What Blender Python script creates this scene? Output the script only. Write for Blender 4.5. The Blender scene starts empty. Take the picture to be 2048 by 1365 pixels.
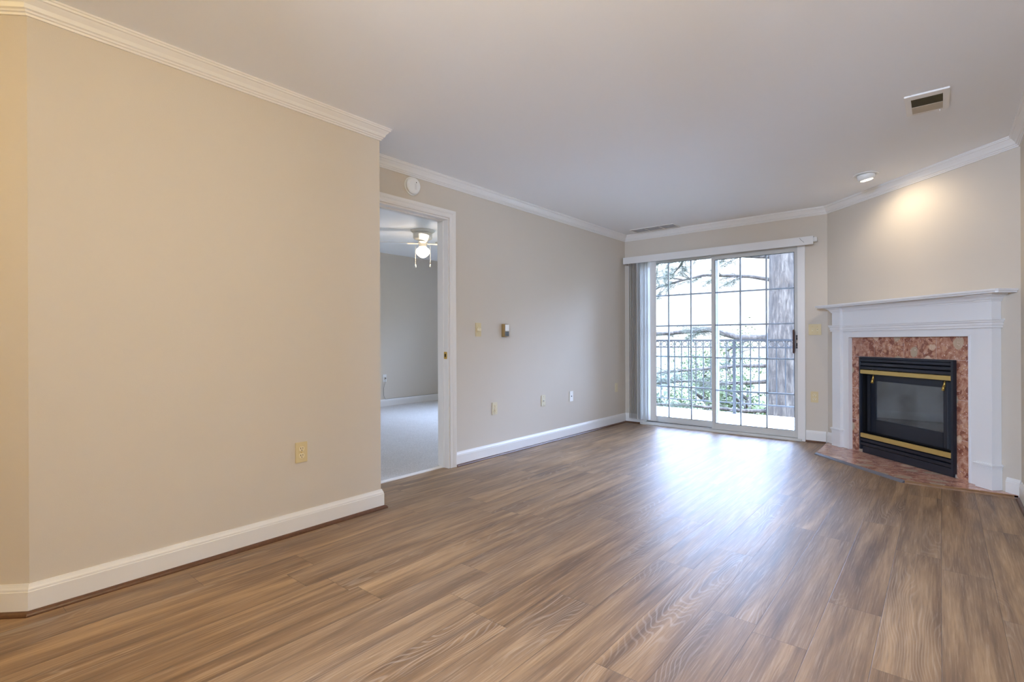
import bpy, bmesh, math, random
from mathutils import Vector, Matrix
random.seed(7)
R = math.radians
scn = bpy.context.scene
COL = scn.collection

# ------------------------------------------------------------------ camera
cam_d = bpy.data.cameras.new('camera')
cam_d.sensor_width = 36.0
cam_d.lens = 1027.5 / 2048 * 36.0
cam_d.clip_start = 0.02
cam = bpy.data.objects.new('camera', cam_d)
COL.objects.link(cam)
cam.matrix_world = (Matrix.Translation((0, 0, 1.0729)) @ Matrix.Rotation(R(39.8353), 4, 'Z')
                    @ Matrix.Rotation(R(90 - 0.0312), 4, 'X') @ Matrix.Rotation(R(-0.2355), 4, 'Z'))
scn.camera = cam

# ------------------------------------------------------------------ room measures (metres)
XA, YA0, YA1 = -2.7675, 0.3342, 1.9947      # near left wall
XB, L = -3.182, 6.134                        # far left wall, window wall
CX, W = -0.8909, 1.3046                      # corner fireplace wall
XR = CX + W
H = 2.44
HC = (XA - 0.7071, YA0 - 0.7071)             # end of the slanted hall corner
YBACK = -3.0
YB0, YB1, BX, BH = 2.0, 6.95, -7.0, 2.52     # bedroom
DY0, DY1, DZ = 2.160, 2.984, 2.106            # bedroom doorway

# ------------------------------------------------------------------ world, lights, exposure
SKY = 96.0
world = bpy.data.worlds.new('sky')
scn.world = world
world.use_nodes = True
wn = world.node_tree
# hazy sky: soft white at the horizon, stronger and bluer higher up
_tc = wn.nodes.new('ShaderNodeTexCoord'); _sp = wn.nodes.new('ShaderNodeSeparateXYZ')
wn.links.new(_tc.outputs['Generated'], _sp.inputs[0])
_rs = wn.nodes.new('ShaderNodeValToRGB'); _rc = wn.nodes.new('ShaderNodeValToRGB')
wn.links.new(_sp.outputs[2], _rs.inputs[0]); wn.links.new(_sp.outputs[2], _rc.inputs[0])
def _stops(n, st):
    e = n.color_ramp.elements
    while len(e) < len(st): e.new(0.5)
    for q, (p, c) in zip(e, st): q.position = p; q.color = c
_g = lambda v: (v, v, v, 1)
_stops(_rs, [(0.0, _g(.015)), (0.13, _g(.018)), (0.20, _g(.12)), (0.32, _g(.25)), (0.55, _g(.38)), (1.0, _g(.46))])
_stops(_rc, [(0.0, (0.85, 0.93, 1.0, 1)), (0.14, (0.75, 0.86, 1.0, 1)), (0.26, (0.46, 0.63, 1.0, 1)), (1.0, (0.42, 0.60, 1.0, 1))])
_mu = wn.nodes.new('ShaderNodeMath'); _mu.operation = 'MULTIPLY'; _mu.inputs[1].default_value = SKY
wn.links.new(_rs.outputs[0], _mu.inputs[0])
wn.links.new(_rc.outputs[0], wn.nodes['Background'].inputs[0]); wn.links.new(_mu.outputs[0], wn.nodes['Background'].inputs[1])
scn.view_settings.view_transform = 'Standard'
scn.view_settings.look = 'None'
scn.view_settings.gamma = 1.0
scn.view_settings.use_curve_mapping = False
scn.view_settings.exposure = 0.50
scn.cycles.max_bounces = 14
scn.cycles.diffuse_bounces = 8
scn.cycles.transparent_max_bounces = 16
scn.cycles.sample_clamp_indirect = 6.0
scn.cycles.use_denoising = True

def light(name, kind, loc, energy, color, size=0.1, rot=None, portal=False, spot=None):
    d = bpy.data.lights.new(name, kind)
    d.energy = energy
    d.color = color
    if kind == 'AREA':
        d.shape = 'RECTANGLE'
        d.size, d.size_y = size
        if portal:
            d.cycles.is_portal = True
    elif kind in ('POINT', 'SPOT'):
        d.shadow_soft_size = size
    if spot:
        d.spot_size, d.spot_blend = spot
    o = bpy.data.objects.new(name, d)
    o.location = loc
    if rot:
        o.rotation_euler = rot
    COL.objects.link(o)
    return o

light('sky_portal', 'AREA', (-2.03, L + 0.19, 1.05), 1, (1, 1, 1), (1.9, 2.1), (R(-90), 0, 0), portal=True)
light('sky_portal', 'AREA', (-0.26, YBACK - 0.16, 1.25), 1, (1, 1, 1), (1.1, 1.9), (R(90), 0, 0), portal=True)
light('sky_portal', 'AREA', (-5.05, YB1 + 0.16, 1.22), 1, (1, 1, 1), (2.4, 1.9), (R(-90), 0, 0), portal=True)
WARM = (1.0, 0.72, 0.25)
E_DINE, E_HALL, E_FILL, E_SPOT = 33, 18, 140, 13

# ------------------------------------------------------------------ material helpers
def lin(r, g, b):
    f = lambda c: c / 12.92 if c <= 0.04045 else ((c + 0.055) / 1.055) ** 2.4
    return (f(r / 255), f(g / 255), f(b / 255), 1)

def mat(name, col, rough=0.5, metal=0.0, spec=0.5, bump=0.0, bscale=60, var=0.0, vscale=4, emit=None, coat=0.0):
    m = bpy.data.materials.new(name)
    m.use_nodes = True
    nt = m.node_tree
    p = nt.nodes['Principled BSDF']
    p.inputs['Base Color'].default_value = col
    p.inputs['Roughness'].default_value = rough
    p.inputs['Metallic'].default_value = metal
    p.inputs['Specular IOR Level'].default_value = spec
    p.inputs['Coat Weight'].default_value = coat
    tc = nt.nodes.new('ShaderNodeTexCoord')
    if bump:
        n = nt.nodes.new('ShaderNodeTexNoise'); n.inputs['Scale'].default_value = bscale
        n.inputs['Detail'].default_value = 4
        b = nt.nodes.new('ShaderNodeBump'); b.inputs['Strength'].default_value = bump
        b.inputs['Distance'].default_value = 0.002
        nt.links.new(tc.outputs['Object'], n.inputs['Vector'])
        nt.links.new(n.outputs[0], b.inputs['Height'])
        nt.links.new(b.outputs[0], p.inputs['Normal'])
    if var:
        n = nt.nodes.new('ShaderNodeTexNoise'); n.inputs['Scale'].default_value = vscale
        n.inputs['Detail'].default_value = 3
        mx = nt.nodes.new('ShaderNodeMix'); mx.data_type = 'RGBA'
        mx.inputs[6].default_value = tuple(c * (1 - var) for c in col[:3]) + (1,)
        mx.inputs[7].default_value = tuple(min(1, c * (1 + var)) for c in col[:3]) + (1,)
        nt.links.new(tc.outputs['Object'], n.inputs['Vector'])
        nt.links.new(n.outputs[0], mx.inputs[0])
        nt.links.new(mx.outputs[2], p.inputs['Base Color'])
    if emit:
        p.inputs['Emission Color'].default_value = emit[0]
        p.inputs['Emission Strength'].default_value = emit[1]
    return m

class NT:
    """small helper to wire math nodes"""
    def __init__(s, m):
        m.use_nodes = True
        s.nt = m.node_tree; s.p = s.nt.nodes['Principled BSDF']
    def n(s, t, **kw):
        x = s.nt.nodes.new(t)
        for k, v in kw.items(): setattr(x, k, v)
        return x
    def set(s, sock, v):
        if isinstance(v, (int, float)): sock.default_value = v
        elif isinstance(v, tuple): sock.default_value = v
        else: s.nt.links.new(v, sock)
    def math(s, op, a, b=0.0, c=None, clamp=False):
        x = s.n('ShaderNodeMath', operation=op); x.use_clamp = clamp
        s.set(x.inputs[0], a); s.set(x.inputs[1], b)
        if c is not None: s.set(x.inputs[2], c)
        return x.outputs[0]
    def comb(s, x, y, z):
        c = s.n('ShaderNodeCombineXYZ'); s.set(c.inputs[0], x); s.set(c.inputs[1], y); s.set(c.inputs[2], z)
        return c.outputs[0]
    def noise(s, vec, scale, detail=4, rough=0.5, dist=0.0):
        x = s.n('ShaderNodeTexNoise'); s.set(x.inputs['Vector'], vec); x.inputs['Scale'].default_value = scale
        x.inputs['Detail'].default_value = detail; x.inputs['Roughness'].default_value = rough
        x.inputs['Distortion'].default_value = dist
        return x.outputs[0]
    def white(s, vec):
        x = s.n('ShaderNodeTexWhiteNoise', noise_dimensions='3D'); s.set(x.inputs['Vector'], vec)
        return x.outputs[0]
    def mix(s, f, a, b):
        x = s.n('ShaderNodeMix', data_type='RGBA'); s.set(x.inputs[0], f); s.set(x.inputs[6], a); s.set(x.inputs[7], b)
        return x.outputs[2]
    def ramp(s, f, stops):
        x = s.n('ShaderNodeValToRGB'); s.set(x.inputs[0], f)
        e = x.color_ramp.elements
        while len(e) < len(stops): e.new(0.5)
        for q, (pos, c) in zip(e, stops):
            q.position = pos; q.color = c
        return x.outputs[0]
    def maprange(s, v, a, b, c=0.0, d=1.0):
        x = s.n('ShaderNodeMapRange'); s.set(x.inputs[0], v)
        for i, k in enumerate((a, b, c, d)): x.inputs[i + 1].default_value = k
        return x.outputs[0]

def floor_material():
    m = bpy.data.materials.new('oak_planks'); k = NT(m)
    tc = k.n('ShaderNodeTexCoord'); sp = k.n('ShaderNodeSeparateXYZ'); k.set(sp.inputs[0], tc.outputs['Object'])
    X, Y = sp.outputs[0], sp.outputs[1]
    PW, PL = 0.178, 1.22
    xr = k.math('DIVIDE', X, PW)
    row = k.math('FLOOR', xr)
    off = k.white(k.comb(row, 3.3, 1.7))
    yl = k.math('ADD', k.math('DIVIDE', Y, PL), off)
    colm = k.math('FLOOR', yl)
    pid = k.white(k.comb(row, colm, 5.1))
    pid2 = k.white(k.comb(row, colm, 9.7))
    # grain coordinates, shifted per plank
    gx = k.math('ADD', X, k.math('MULTIPLY', pid, 31.0))
    gy = k.math('ADD', Y, k.math('MULTIPLY', pid2, 17.0))
    broad = k.noise(k.comb(k.math('MULTIPLY', gx, 16), k.math('MULTIPLY', gy, 1.1), pid), 1.0, 3, 0.55, 0.6)
    fine = k.noise(k.comb(k.math('MULTIPLY', gx, 170), k.math('MULTIPLY', gy, 5.0), pid), 1.0, 4, 0.65, 0.2)
    # cathedral rings
    wob = k.noise(k.comb(k.math('MULTIPLY', gx, 5), k.math('MULTIPLY', gy, 0.9), 2.0), 1.0, 2, 0.5, 0.0)
    ringv = k.math('ADD', k.math('MULTIPLY', wob, 22.0), k.math('MULTIPLY', gx, 55.0))
    ring = k.math('SINE', k.math('MULTIPLY', ringv, 9.0))
    ring = k.maprange(ring, 0.35, 1.0)
    ringmask = k.maprange(k.noise(k.comb(k.math('MULTIPLY', gx, 3.5), k.math('MULTIPLY', gy, 0.8), 7.0), 1.0, 2), 0.5, 0.66)
    base = k.ramp(broad, [(0.25, lin(88, 65, 46)), (0.45, lin(128, 99, 70)), (0.6, lin(157, 125, 90)), (0.8, lin(186, 152, 112))])
    c = k.mix(k.maprange(pid, 0, 1, 0.0, 0.34), base, lin(117, 97, 80))
    c = k.mix(k.maprange(fine, 0.50, 0.72, 0.0, 0.42), c, lin(86, 66, 50))
    c = k.mix(k.maprange(fine, 0.46, 0.30, 0.0, 0.30), c, lin(192, 170, 146))
    c = k.mix(k.math('MULTIPLY', k.math('MULTIPLY', ring, ringmask), 0.22), c, lin(206, 192, 176))
    # seams
    fx = k.math('FRACT', xr); fy = k.math('FRACT', yl)
    ex = k.math('MULTIPLY', k.math('MINIMUM', fx, k.math('SUBTRACT', 1.0, fx)), PW)
    ey = k.math('MULTIPLY', k.math('MINIMUM', fy, k.math('SUBTRACT', 1.0, fy)), PL)
    e = k.math('MINIMUM', ex, ey)
    seam = k.maprange(e, 0.0004, 0.0016, 1.0, 0.0)
    c = k.mix(k.math('MULTIPLY', seam, 0.6), c, lin(60, 47, 38))
    k.set(k.p.inputs['Base Color'], c)
    k.set(k.p.inputs['Roughness'], k.maprange(k.math('ADD', fine, k.math('MULTIPLY', broad, 0.6)), 0.5, 1.1, 0.38, 0.50))
    k.p.inputs['Specular IOR Level'].default_value = 0.5
    b = k.n('ShaderNodeBump'); b.inputs['Strength'].default_value = 0.35; b.inputs['Distance'].default_value = 0.0012
    hgt = k.math('SUBTRACT', k.math('ADD', k.math('MULTIPLY', fine, 0.35), k.math('MULTIPLY', pid, 0.15)), k.math('MULTIPLY', seam, 0.8))
    k.set(b.inputs['Height'], hgt); k.set(k.p.inputs['Normal'], b.outputs[0])
    return m

def carpet_material():
    m = bpy.data.materials.new('carpet'); k = NT(m)
    tc = k.n('ShaderNodeTexCoord')
    n1 = k.noise(tc.outputs['Object'], 170, 3, 0.7)
    n2 = k.noise(tc.outputs['Object'], 7, 3, 0.6)
    c = k.ramp(n1, [(0.3, lin(176, 171, 164)), (0.5, lin(222, 218, 212)), (0.7, lin(240, 237, 232))])
    c = k.mix(k.maprange(n2, 0.35, 0.65, 0, 0.25), c, lin(204, 198, 190))
    k.set(k.p.inputs['Base Color'], c); k.p.inputs['Roughness'].default_value = 1.0
    k.p.inputs['Specular IOR Level'].default_value = 0.05
    b = k.n('ShaderNodeBump'); b.inputs['Strength'].default_value = 1.0; b.inputs['Distance'].default_value = 0.008
    k.set(b.inputs['Height'], n1); k.set(k.p.inputs['Normal'], b.outputs[0])
    return m

def marble_material(name, stretch=(1, 1, 1), shift=0.0, pale=0.0):
    m = bpy.data.materials.new(name); k = NT(m)
    tc = k.n('ShaderNodeTexCoord')
    mp = k.n('ShaderNodeMapping'); k.set(mp.inputs[0], tc.outputs['Object'])
    mp.inputs['Scale'].default_value = stretch; mp.inputs['Location'].default_value = (shift, shift * 0.7, 0)
    v = mp.outputs[0]
    # distort
    nz = k.n('ShaderNodeTexNoise'); k.set(nz.inputs['Vector'], v); nz.inputs['Scale'].default_value = 9; nz.inputs['Detail'].default_value = 4
    vm = k.n('ShaderNodeVectorMath', operation='MULTIPLY_ADD'); k.set(vm.inputs[0], nz.outputs[1]); vm.inputs[1].default_value = (0.075,) * 3
    k.set(vm.inputs[2], v)
    vd = vm.outputs[0]
    def vor(scale, feature='F1'):
        x = k.n('ShaderNodeTexVoronoi', feature=feature); k.set(x.inputs['Vector'], vd); x.inputs['Scale'].default_value = scale
        return x
    basen = k.noise(vd, 26, 6, 0.65)
    c = k.ramp(basen, [(0.28, lin(120, 74, 56)), (0.45, lin(168, 114, 90)), (0.58, lin(190, 144, 120)), (0.75, lin(216, 182, 162))])
    med = vor(30)
    sm = k.n('ShaderNodeSeparateColor'); k.set(sm.inputs[0], med.outputs['Color'])
    c = k.mix(k.math('MULTIPLY', k.maprange(sm.outputs[0], 0.62, 0.66), k.maprange(med.outputs['Distance'], 0.45, 0.35)), c, lin(196, 150, 120))
    c = k.mix(k.math('MULTIPLY', k.maprange(sm.outputs[1], 0.80, 0.84), 0.8), c, lin(122, 70, 56))
    big = vor(8.0)
    sb = k.n('ShaderNodeSeparateColor'); k.set(sb.inputs[0], big.outputs['Color'])
    msk = k.math('MULTIPLY', k.maprange(sb.outputs[0], 0.50, 0.51), k.maprange(big.outputs['Distance'], 0.40, 0.36))
    clast = k.mix(k.maprange(basen, 0.3, 0.7), lin(196, 160, 130), lin(222, 194, 168))
    clast = k.mix(k.maprange(sb.outputs[1], 0.45, 0.55), clast, lin(176, 158, 134))
    c = k.mix(msk, c, clast)
    sml = vor(95)
    ss = k.n('ShaderNodeSeparateColor'); k.set(ss.inputs[0], sml.outputs['Color'])
    spk = k.math('MULTIPLY', k.maprange(ss.outputs[0], 0.86, 0.88), k.maprange(sml.outputs['Distance'], 0.42, 0.3))
    c = k.mix(k.math('MULTIPLY', spk, 0.85), c, lin(232, 208, 196))
    if pale:
        c = k.mix(pale, c, lin(222, 188, 176))
    k.set(k.p.inputs['Base Color'], c); k.p.inputs['Roughness'].default_value = 0.16
    return m

def glass_material(name, tint=(1, 1, 1, 1), dust_sheen=0.0, gloss=1.0):
    m = bpy.data.materials.new(name); m.use_nodes = True; nt = m.node_tree
    for n in list(nt.nodes):
        if n.type != 'OUTPUT_MATERIAL': nt.nodes.remove(n)
    out = [n for n in nt.nodes if n.type == 'OUTPUT_MATERIAL'][0]
    tr = nt.nodes.new('ShaderNodeBsdfTransparent'); tr.inputs[0].default_value = tint
    gl = nt.nodes.new('ShaderNodeBsdfGlossy'); gl.inputs['Roughness'].default_value = 0.02
    fr = nt.nodes.new('ShaderNodeFresnel'); fr.inputs[0].default_value = 1.45
    mul = nt.nodes.new('ShaderNodeMath'); mul.operation = 'MULTIPLY'; mul.inputs[1].default_value = gloss
    nt.links.new(fr.outputs[0], mul.inputs[0])
    mx = nt.nodes.new('ShaderNodeMixShader')
    nt.links.new(mul.outputs[0], mx.inputs[0]); nt.links.new(tr.outputs[0], mx.inputs[1]); nt.links.new(gl.outputs[0], mx.inputs[2])
    last = mx
    if dust_sheen:
        df = nt.nodes.new('ShaderNodeBsdfDiffuse'); df.inputs[0].default_value = (0.58, 0.68, 0.76, 1)  # bluish film: dust plus the room's reflected haze put into the colour
        tc = nt.nodes.new('ShaderNodeTexCoord')
        nz = nt.nodes.new('ShaderNodeTexNoise'); nz.inputs['Scale'].default_value = 5; nz.inputs['Detail'].default_value = 3
        nt.links.new(tc.outputs['Object'], nz.inputs['Vector'])
        mr = nt.nodes.new('ShaderNodeMapRange'); mr.inputs[1].default_value = 0.35; mr.inputs[2].default_value = 0.7
        mr.inputs[3].default_value = dust_sheen * 0.35; mr.inputs[4].default_value = dust_sheen
        nt.links.new(nz.outputs[0], mr.inputs[0])
        m2 = nt.nodes.new('ShaderNodeMixShader')
        nt.links.new(mr.outputs[0], m2.inputs[0]); nt.links.new(mx.outputs[0], m2.inputs[1]); nt.links.new(df.outputs[0], m2.inputs[2])
        last = m2
    nt.links.new(last.outputs[0], out.inputs[0])
    return m

def bark_material():
    m = bpy.data.materials.new('bark'); k = NT(m)
    tc = k.n('ShaderNodeTexCoord'); mp = k.n('ShaderNodeMapping'); k.set(mp.inputs[0], tc.outputs['Object'])
    mp.inputs['Scale'].default_value = (1, 1, 0.22)
    n = k.noise(mp.outputs[0], 16, 6, 0.7, 0.4)
    c = k.ramp(n, [(0.32, lin(32, 26, 20)), (0.5, lin(60, 51, 42)), (0.68, lin(92, 82, 70))])
    k.set(k.p.inputs['Base Color'], c); k.p.inputs['Roughness'].default_value = 0.95
    b = k.n('ShaderNodeBump'); b.inputs['Strength'].default_value = 1.0; b.inputs['Distance'].default_value = 0.04
    k.set(b.inputs['Height'], n); k.set(k.p.inputs['Normal'], b.outputs[0])
    return m

M = {}
M['wall'] = mat('wall_paint', lin(209, 200, 186), 0.75, spec=0.25, bump=0.12, bscale=220)
M['ceil'] = mat('ceiling_paint', lin(244, 246, 248), 0.85, spec=0.2, bump=0.10, bscale=180)
M['trim'] = mat('white_trim_paint', lin(232, 230, 226), 0.35, bump=0.05, bscale=30)
M['mantel'] = mat('white_mantel_paint', lin(233, 233, 233), 0.32, bump=0.06, bscale=25)
M['shoe'] = mat('brown_shoe_moulding', lin(92, 60, 38), 0.4, bump=0.3, bscale=90, var=0.45, vscale=60)
M['floor'] = floor_material()
M['carpet'] = carpet_material()
M['door_frame'] = mat('almond_door_frame', lin(204, 203, 198), 0.4)
M['grille'] = mat('grey_grille', lin(146, 152, 156), 0.4)
M['glass'] = glass_material('window_glass')
M['vane'] = mat('blind_vinyl', lin(222, 222, 220), 0.5)
_p = M['vane'].node_tree.nodes['Principled BSDF']
M['valance'] = mat('valance_vinyl', lin(224, 223, 220), 0.5)
M['bronze'] = mat('dark_bronze', lin(70, 42, 32), 0.35, metal=0.3)
M['black'] = mat('black_plastic', lin(16, 16, 18), 0.4)
M['steel'] = mat('screw_steel', lin(215, 215, 215), 0.25, metal=1.0)
M['almond'] = mat('almond_plate', lin(214, 196, 150), 0.35)
M['almond2'] = mat('pale_almond_plate', lin(216, 206, 176), 0.35)
M['ivory'] = mat('ivory_receptacle', lin(228, 214, 178), 0.3)
M['white'] = mat('white_plastic', lin(236, 236, 232), 0.35)
M['slot'] = mat('dark_slot', lin(30, 24, 18), 0.6)
M['brass'] = mat('brass', lin(214, 178, 92), 0.28, metal=0.75)
M['gold'] = mat('satin_gold', lin(204, 176, 106), 0.36, metal=0.55)
M['firebox'] = mat('black_enamel', lin(24, 30, 42), 0.36, spec=0.6)
M['firedark'] = mat('firebox_interior', lin(176, 182, 186), 0.85, bump=0.4, bscale=30)
M['mesh'] = mat('spark_mesh', lin(44, 46, 52), 0.5, metal=0.4, bump=1.0, bscale=300)
M['fireglass'] = glass_material('firebox_glass', (0.96, 0.98, 1.0, 1), 0.20, 2.4)
M['log'] = mat('ceramic_log', lin(206, 192, 182), 0.9, bump=1.0, bscale=22, var=0.4, vscale=14)
M['ember'] = mat('ember_ash', lin(190, 190, 186), 1.0, bump=1.0, bscale=50, var=0.3, vscale=30)
M['grate'] = mat('grate_iron', lin(190, 188, 182), 0.6)
M['tile'] = marble_material('rosy_breccia_marble')
M['hearth'] = marble_material('rosy_marble_hearth', (0.75, 1.0, 1), 4.1, 0.18)
M['grout'] = mat('pale_grout', lin(205, 184, 172), 0.8)
M['wood_edge'] = mat('brown_wood_edge', lin(128, 92, 58), 0.5, var=0.3, vscale=30)
M['grey_edge'] = mat('grey_edge_strip', lin(112, 110, 116), 0.35, metal=0.2)
M['duct'] = mat('vent_louver_tan', lin(198, 186, 166), 0.5)
M['ventshade'] = mat('vent_louver_shaded', lin(150, 142, 116), 0.6)  # darker copy of the tan louver, shade painted on slats facing away
M['ventback'] = mat('vent_duct_back', lin(104, 98, 78), 0.8)
M['ventgrey'] = mat('vent_louver_grey', lin(226, 228, 232), 0.6)
M['bulb'] = mat('lit_bulb', (1, 1, 1, 1), emit=((1.0, 0.80, 0.55, 1), 6.0))
M['lens'] = mat('lit_lens', (1, 1, 1, 1), emit=((1.0, 0.86, 0.66, 1), 9.0))
M['shade'] = mat('lit_shade', (1, 1, 1, 1), emit=((1.0, 0.72, 0.42, 1), 4.0))
M['coolpanel'] = mat('added_fill_panel', (1, 1, 1, 1), emit=((0.7, 0.85, 1.0, 1), 1.5))
M['fan'] = mat('fan_white', lin(234, 230, 220), 0.35)
M['concrete'] = mat('balcony_concrete', lin(214, 212, 208), 0.9, bump=0.3, bscale=40, var=0.08, vscale=3)
M['rail'] = mat('grey_railing_paint', lin(26, 27, 28), 0.45)
M['bark'] = bark_material()
M['needle'] = mat('pine_needles', lin(50, 56, 36), 0.8, var=0.35, vscale=1.5)
M['leaf'] = mat('leaves', lin(70, 78, 42), 0.8, var=0.4, vscale=1.2)
M['leaf2'] = mat('blue_green_leaves', lin(62, 68, 46), 0.8, var=0.4, vscale=1.0)
M['lawn'] = mat('lawn', lin(50, 53, 30), 1.0, var=0.35, vscale=0.4, bump=0.5, bscale=10)
M['twig'] = mat('twig_brown', lin(122, 108, 98), 0.9)
M['cable'] = mat('grey_cable', lin(150, 148, 138), 0.6)
M['lcd'] = mat('thermostat_display', lin(96, 104, 104), 0.25)
M['thermo'] = mat('thermostat_gold', lin(160, 132, 84), 0.4)

# ------------------------------------------------------------------ mesh builder
class MB:
    def __init__(s, T=None):
        s.bm = bmesh.new(); s.T = T or Matrix.Identity(4)
    def v(s, co):
        return s.bm.verts.new(s.T @ Vector(co))
    def box(s, a, b, bevel=0.0):
        x0, y0, z0 = (min(p, q) for p, q in zip(a, b)); x1, y1, z1 = (max(p, q) for p, q in zip(a, b))
        vs = [s.v((x, y, z)) for x in (x0, x1) for y in (y0, y1) for z in (z0, z1)]
        fs = [s.bm.faces.new([vs[i] for i in f]) for f in
              ((0, 1, 3, 2), (4, 6, 7, 5), (0, 4, 5, 1), (2, 3, 7, 6), (0, 2, 6, 4), (1, 5, 7, 3))]
        if bevel:
            bmesh.ops.bevel(s.bm, geom=list({e for f in fs for e in f.edges}), offset=bevel, segments=2,
                            affect='EDGES', clamp_overlap=True)
        return s
    def prism(s, poly, a, b, plane='xy'):
        """poly extruded between heights a and b along the third axis"""
        def co(p, h):
            return {'xy': (p[0], p[1], h), 'xz': (p[0], h, p[1]), 'yz': (h, p[0], p[1])}[plane]
        lo = [s.v(co(p, a)) for p in poly]; hi = [s.v(co(p, b)) for p in poly]
        n = len(poly)
        s.bm.faces.new(lo[::-1]); s.bm.faces.new(hi)
        for i in range(n):
            s.bm.faces.new((lo[i], lo[(i + 1) % n], hi[(i + 1) % n], hi[i]))
        return s
    def lathe(s, prof, seg=32, c=(0, 0, 0), axis='z', smooth=True):
        rings = []
        for r, h in prof:
            ring = []
            for i in range(seg):
                a = 2 * math.pi * i / seg
                u, w = r * math.cos(a), r * math.sin(a)
                p = {'z': (u, w, h), 'y': (u, h, w), 'x': (h, u, w)}[axis]
                ring.append(s.v((p[0] + c[0], p[1] + c[1], p[2] + c[2])))
            rings.append(ring)
        for a, b in zip(rings, rings[1:]):
            for i in range(seg):
                f = s.bm.faces.new((a[i], a[(i + 1) % seg], b[(i + 1) % seg], b[i])); f.smooth = smooth
        s.bm.faces.new(rings[0][::-1]); s.bm.faces.new(rings[-1])
        return s
    def tube(s, pts, rad, seg=8, smooth=True):
        pts = [Vector(p) for p in pts]
        rings = []
        for i, p in enumerate(pts):
            d = (pts[min(i + 1, len(pts) - 1)] - pts[max(i - 1, 0)]).normalized()
            up = Vector((0, 0, 1)) if abs(d.z) < 0.9 else Vector((1, 0, 0))
            a = d.cross(up).normalized(); b = d.cross(a).normalized()
            r = rad[i] if isinstance(rad, (list, tuple)) else rad
            rings.append([s.v(p + a * r * math.cos(2 * math.pi * k / seg) + b * r * math.sin(2 * math.pi * k / seg)) for k in range(seg)])
        for a, b in zip(rings, rings[1:]):
            for i in range(seg):
                f = s.bm.faces.new((a[i], a[(i + 1) % seg], b[(i + 1) % seg], b[i])); f.smooth = smooth
        s.bm.faces.new(rings[0][::-1]); s.bm.faces.new(rings[-1])
        return s
    def quad(s, *p):
        s.bm.faces.new([s.v(q) for q in p]); return s
    def build(s, name, m, parent=None, origin=None):
        bmesh.ops.recalc_face_normals(s.bm, faces=s.bm.faces)
        me = bpy.data.meshes.new(name)
        if origin is not None:
            bmesh.ops.translate(s.bm, verts=s.bm.verts, vec=-Vector(origin))
        s.bm.to_mesh(me); s.bm.free()
        me.materials.append(M[m] if isinstance(m, str) else m)
        o = bpy.data.objects.new(name, me); COL.objects.link(o)
        if origin is not None: o.location = origin
        if parent is not None:
            o.parent = parent
            if origin is None:
                o.matrix_parent_inverse = Matrix.Translation(parent.location).inverted() if parent.parent is None else Matrix.Identity(4)
        return o

def part(mb, name, m, parent):
    """a part modelled in world coordinates under a thing whose Empty may stand anywhere"""
    loc = ROOT_LOC.get(parent.name, Vector((0, 0, 0)))
    bmesh.ops.translate(mb.bm, verts=mb.bm.verts, vec=-loc)
    bmesh.ops.recalc_face_normals(mb.bm, faces=mb.bm.faces)
    me = bpy.data.meshes.new(name); mb.bm.to_mesh(me); mb.bm.free(); me.materials.append(M[m])
    o = bpy.data.objects.new(name, me); COL.objects.link(o); o.parent = parent
    ROOT_LOC[o.name] = loc
    return o

ROOT_LOC = {}
def thing(name, label, cat, loc, group=None, kind=None):
    o = bpy.data.objects.new(name, None); o.empty_display_size = 0.1
    o.location = loc; COL.objects.link(o)
    ROOT_LOC[o.name] = Vector(loc)
    if label: o['label'] = label
    if cat: o['category'] = cat
    if group: o['group'] = group
    if kind: o['kind'] = kind
    return o

def struct(mb, name, m):
    o = mb.build(name, m); o['kind'] = 'structure'
    return o

def sweep(path, prof, i0, i1, side=1, close_ends=True):
    """profile [(out, z)] along part of a 2-D path; 'out' is to the right of travel when side=1; corners mitred"""
    mb = MB()
    P = [Vector(p) for p in path]
    def nrm(a, b):
        d = (b - a).normalized(); return Vector((d.y, -d.x)) * side
    rings = []
    for i in range(i0, i1 + 1):
        ns = []
        if i > 0: ns.append(nrm(P[i - 1], P[i]))
        if i < len(P) - 1: ns.append(nrm(P[i], P[i + 1]))
        if len(ns) == 2:
            b = (ns[0] + ns[1]).normalized(); mit = b / max(0.2, b.dot(ns[0]))
        else:
            mit = ns[0]
        rings.append([mb.v((P[i].x + mit.x * o, P[i].y + mit.y * o, z)) for o, z in prof])
    n = len(prof)
    for a, b in zip(rings, rings[1:]):
        for k in range(n):
            mb.bm.faces.new((a[k], a[(k + 1) % n], b[(k + 1) % n], b[k]))
    mb.bm.faces.new(rings[0]); mb.bm.faces.new(rings[-1][::-1])
    return mb

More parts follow.
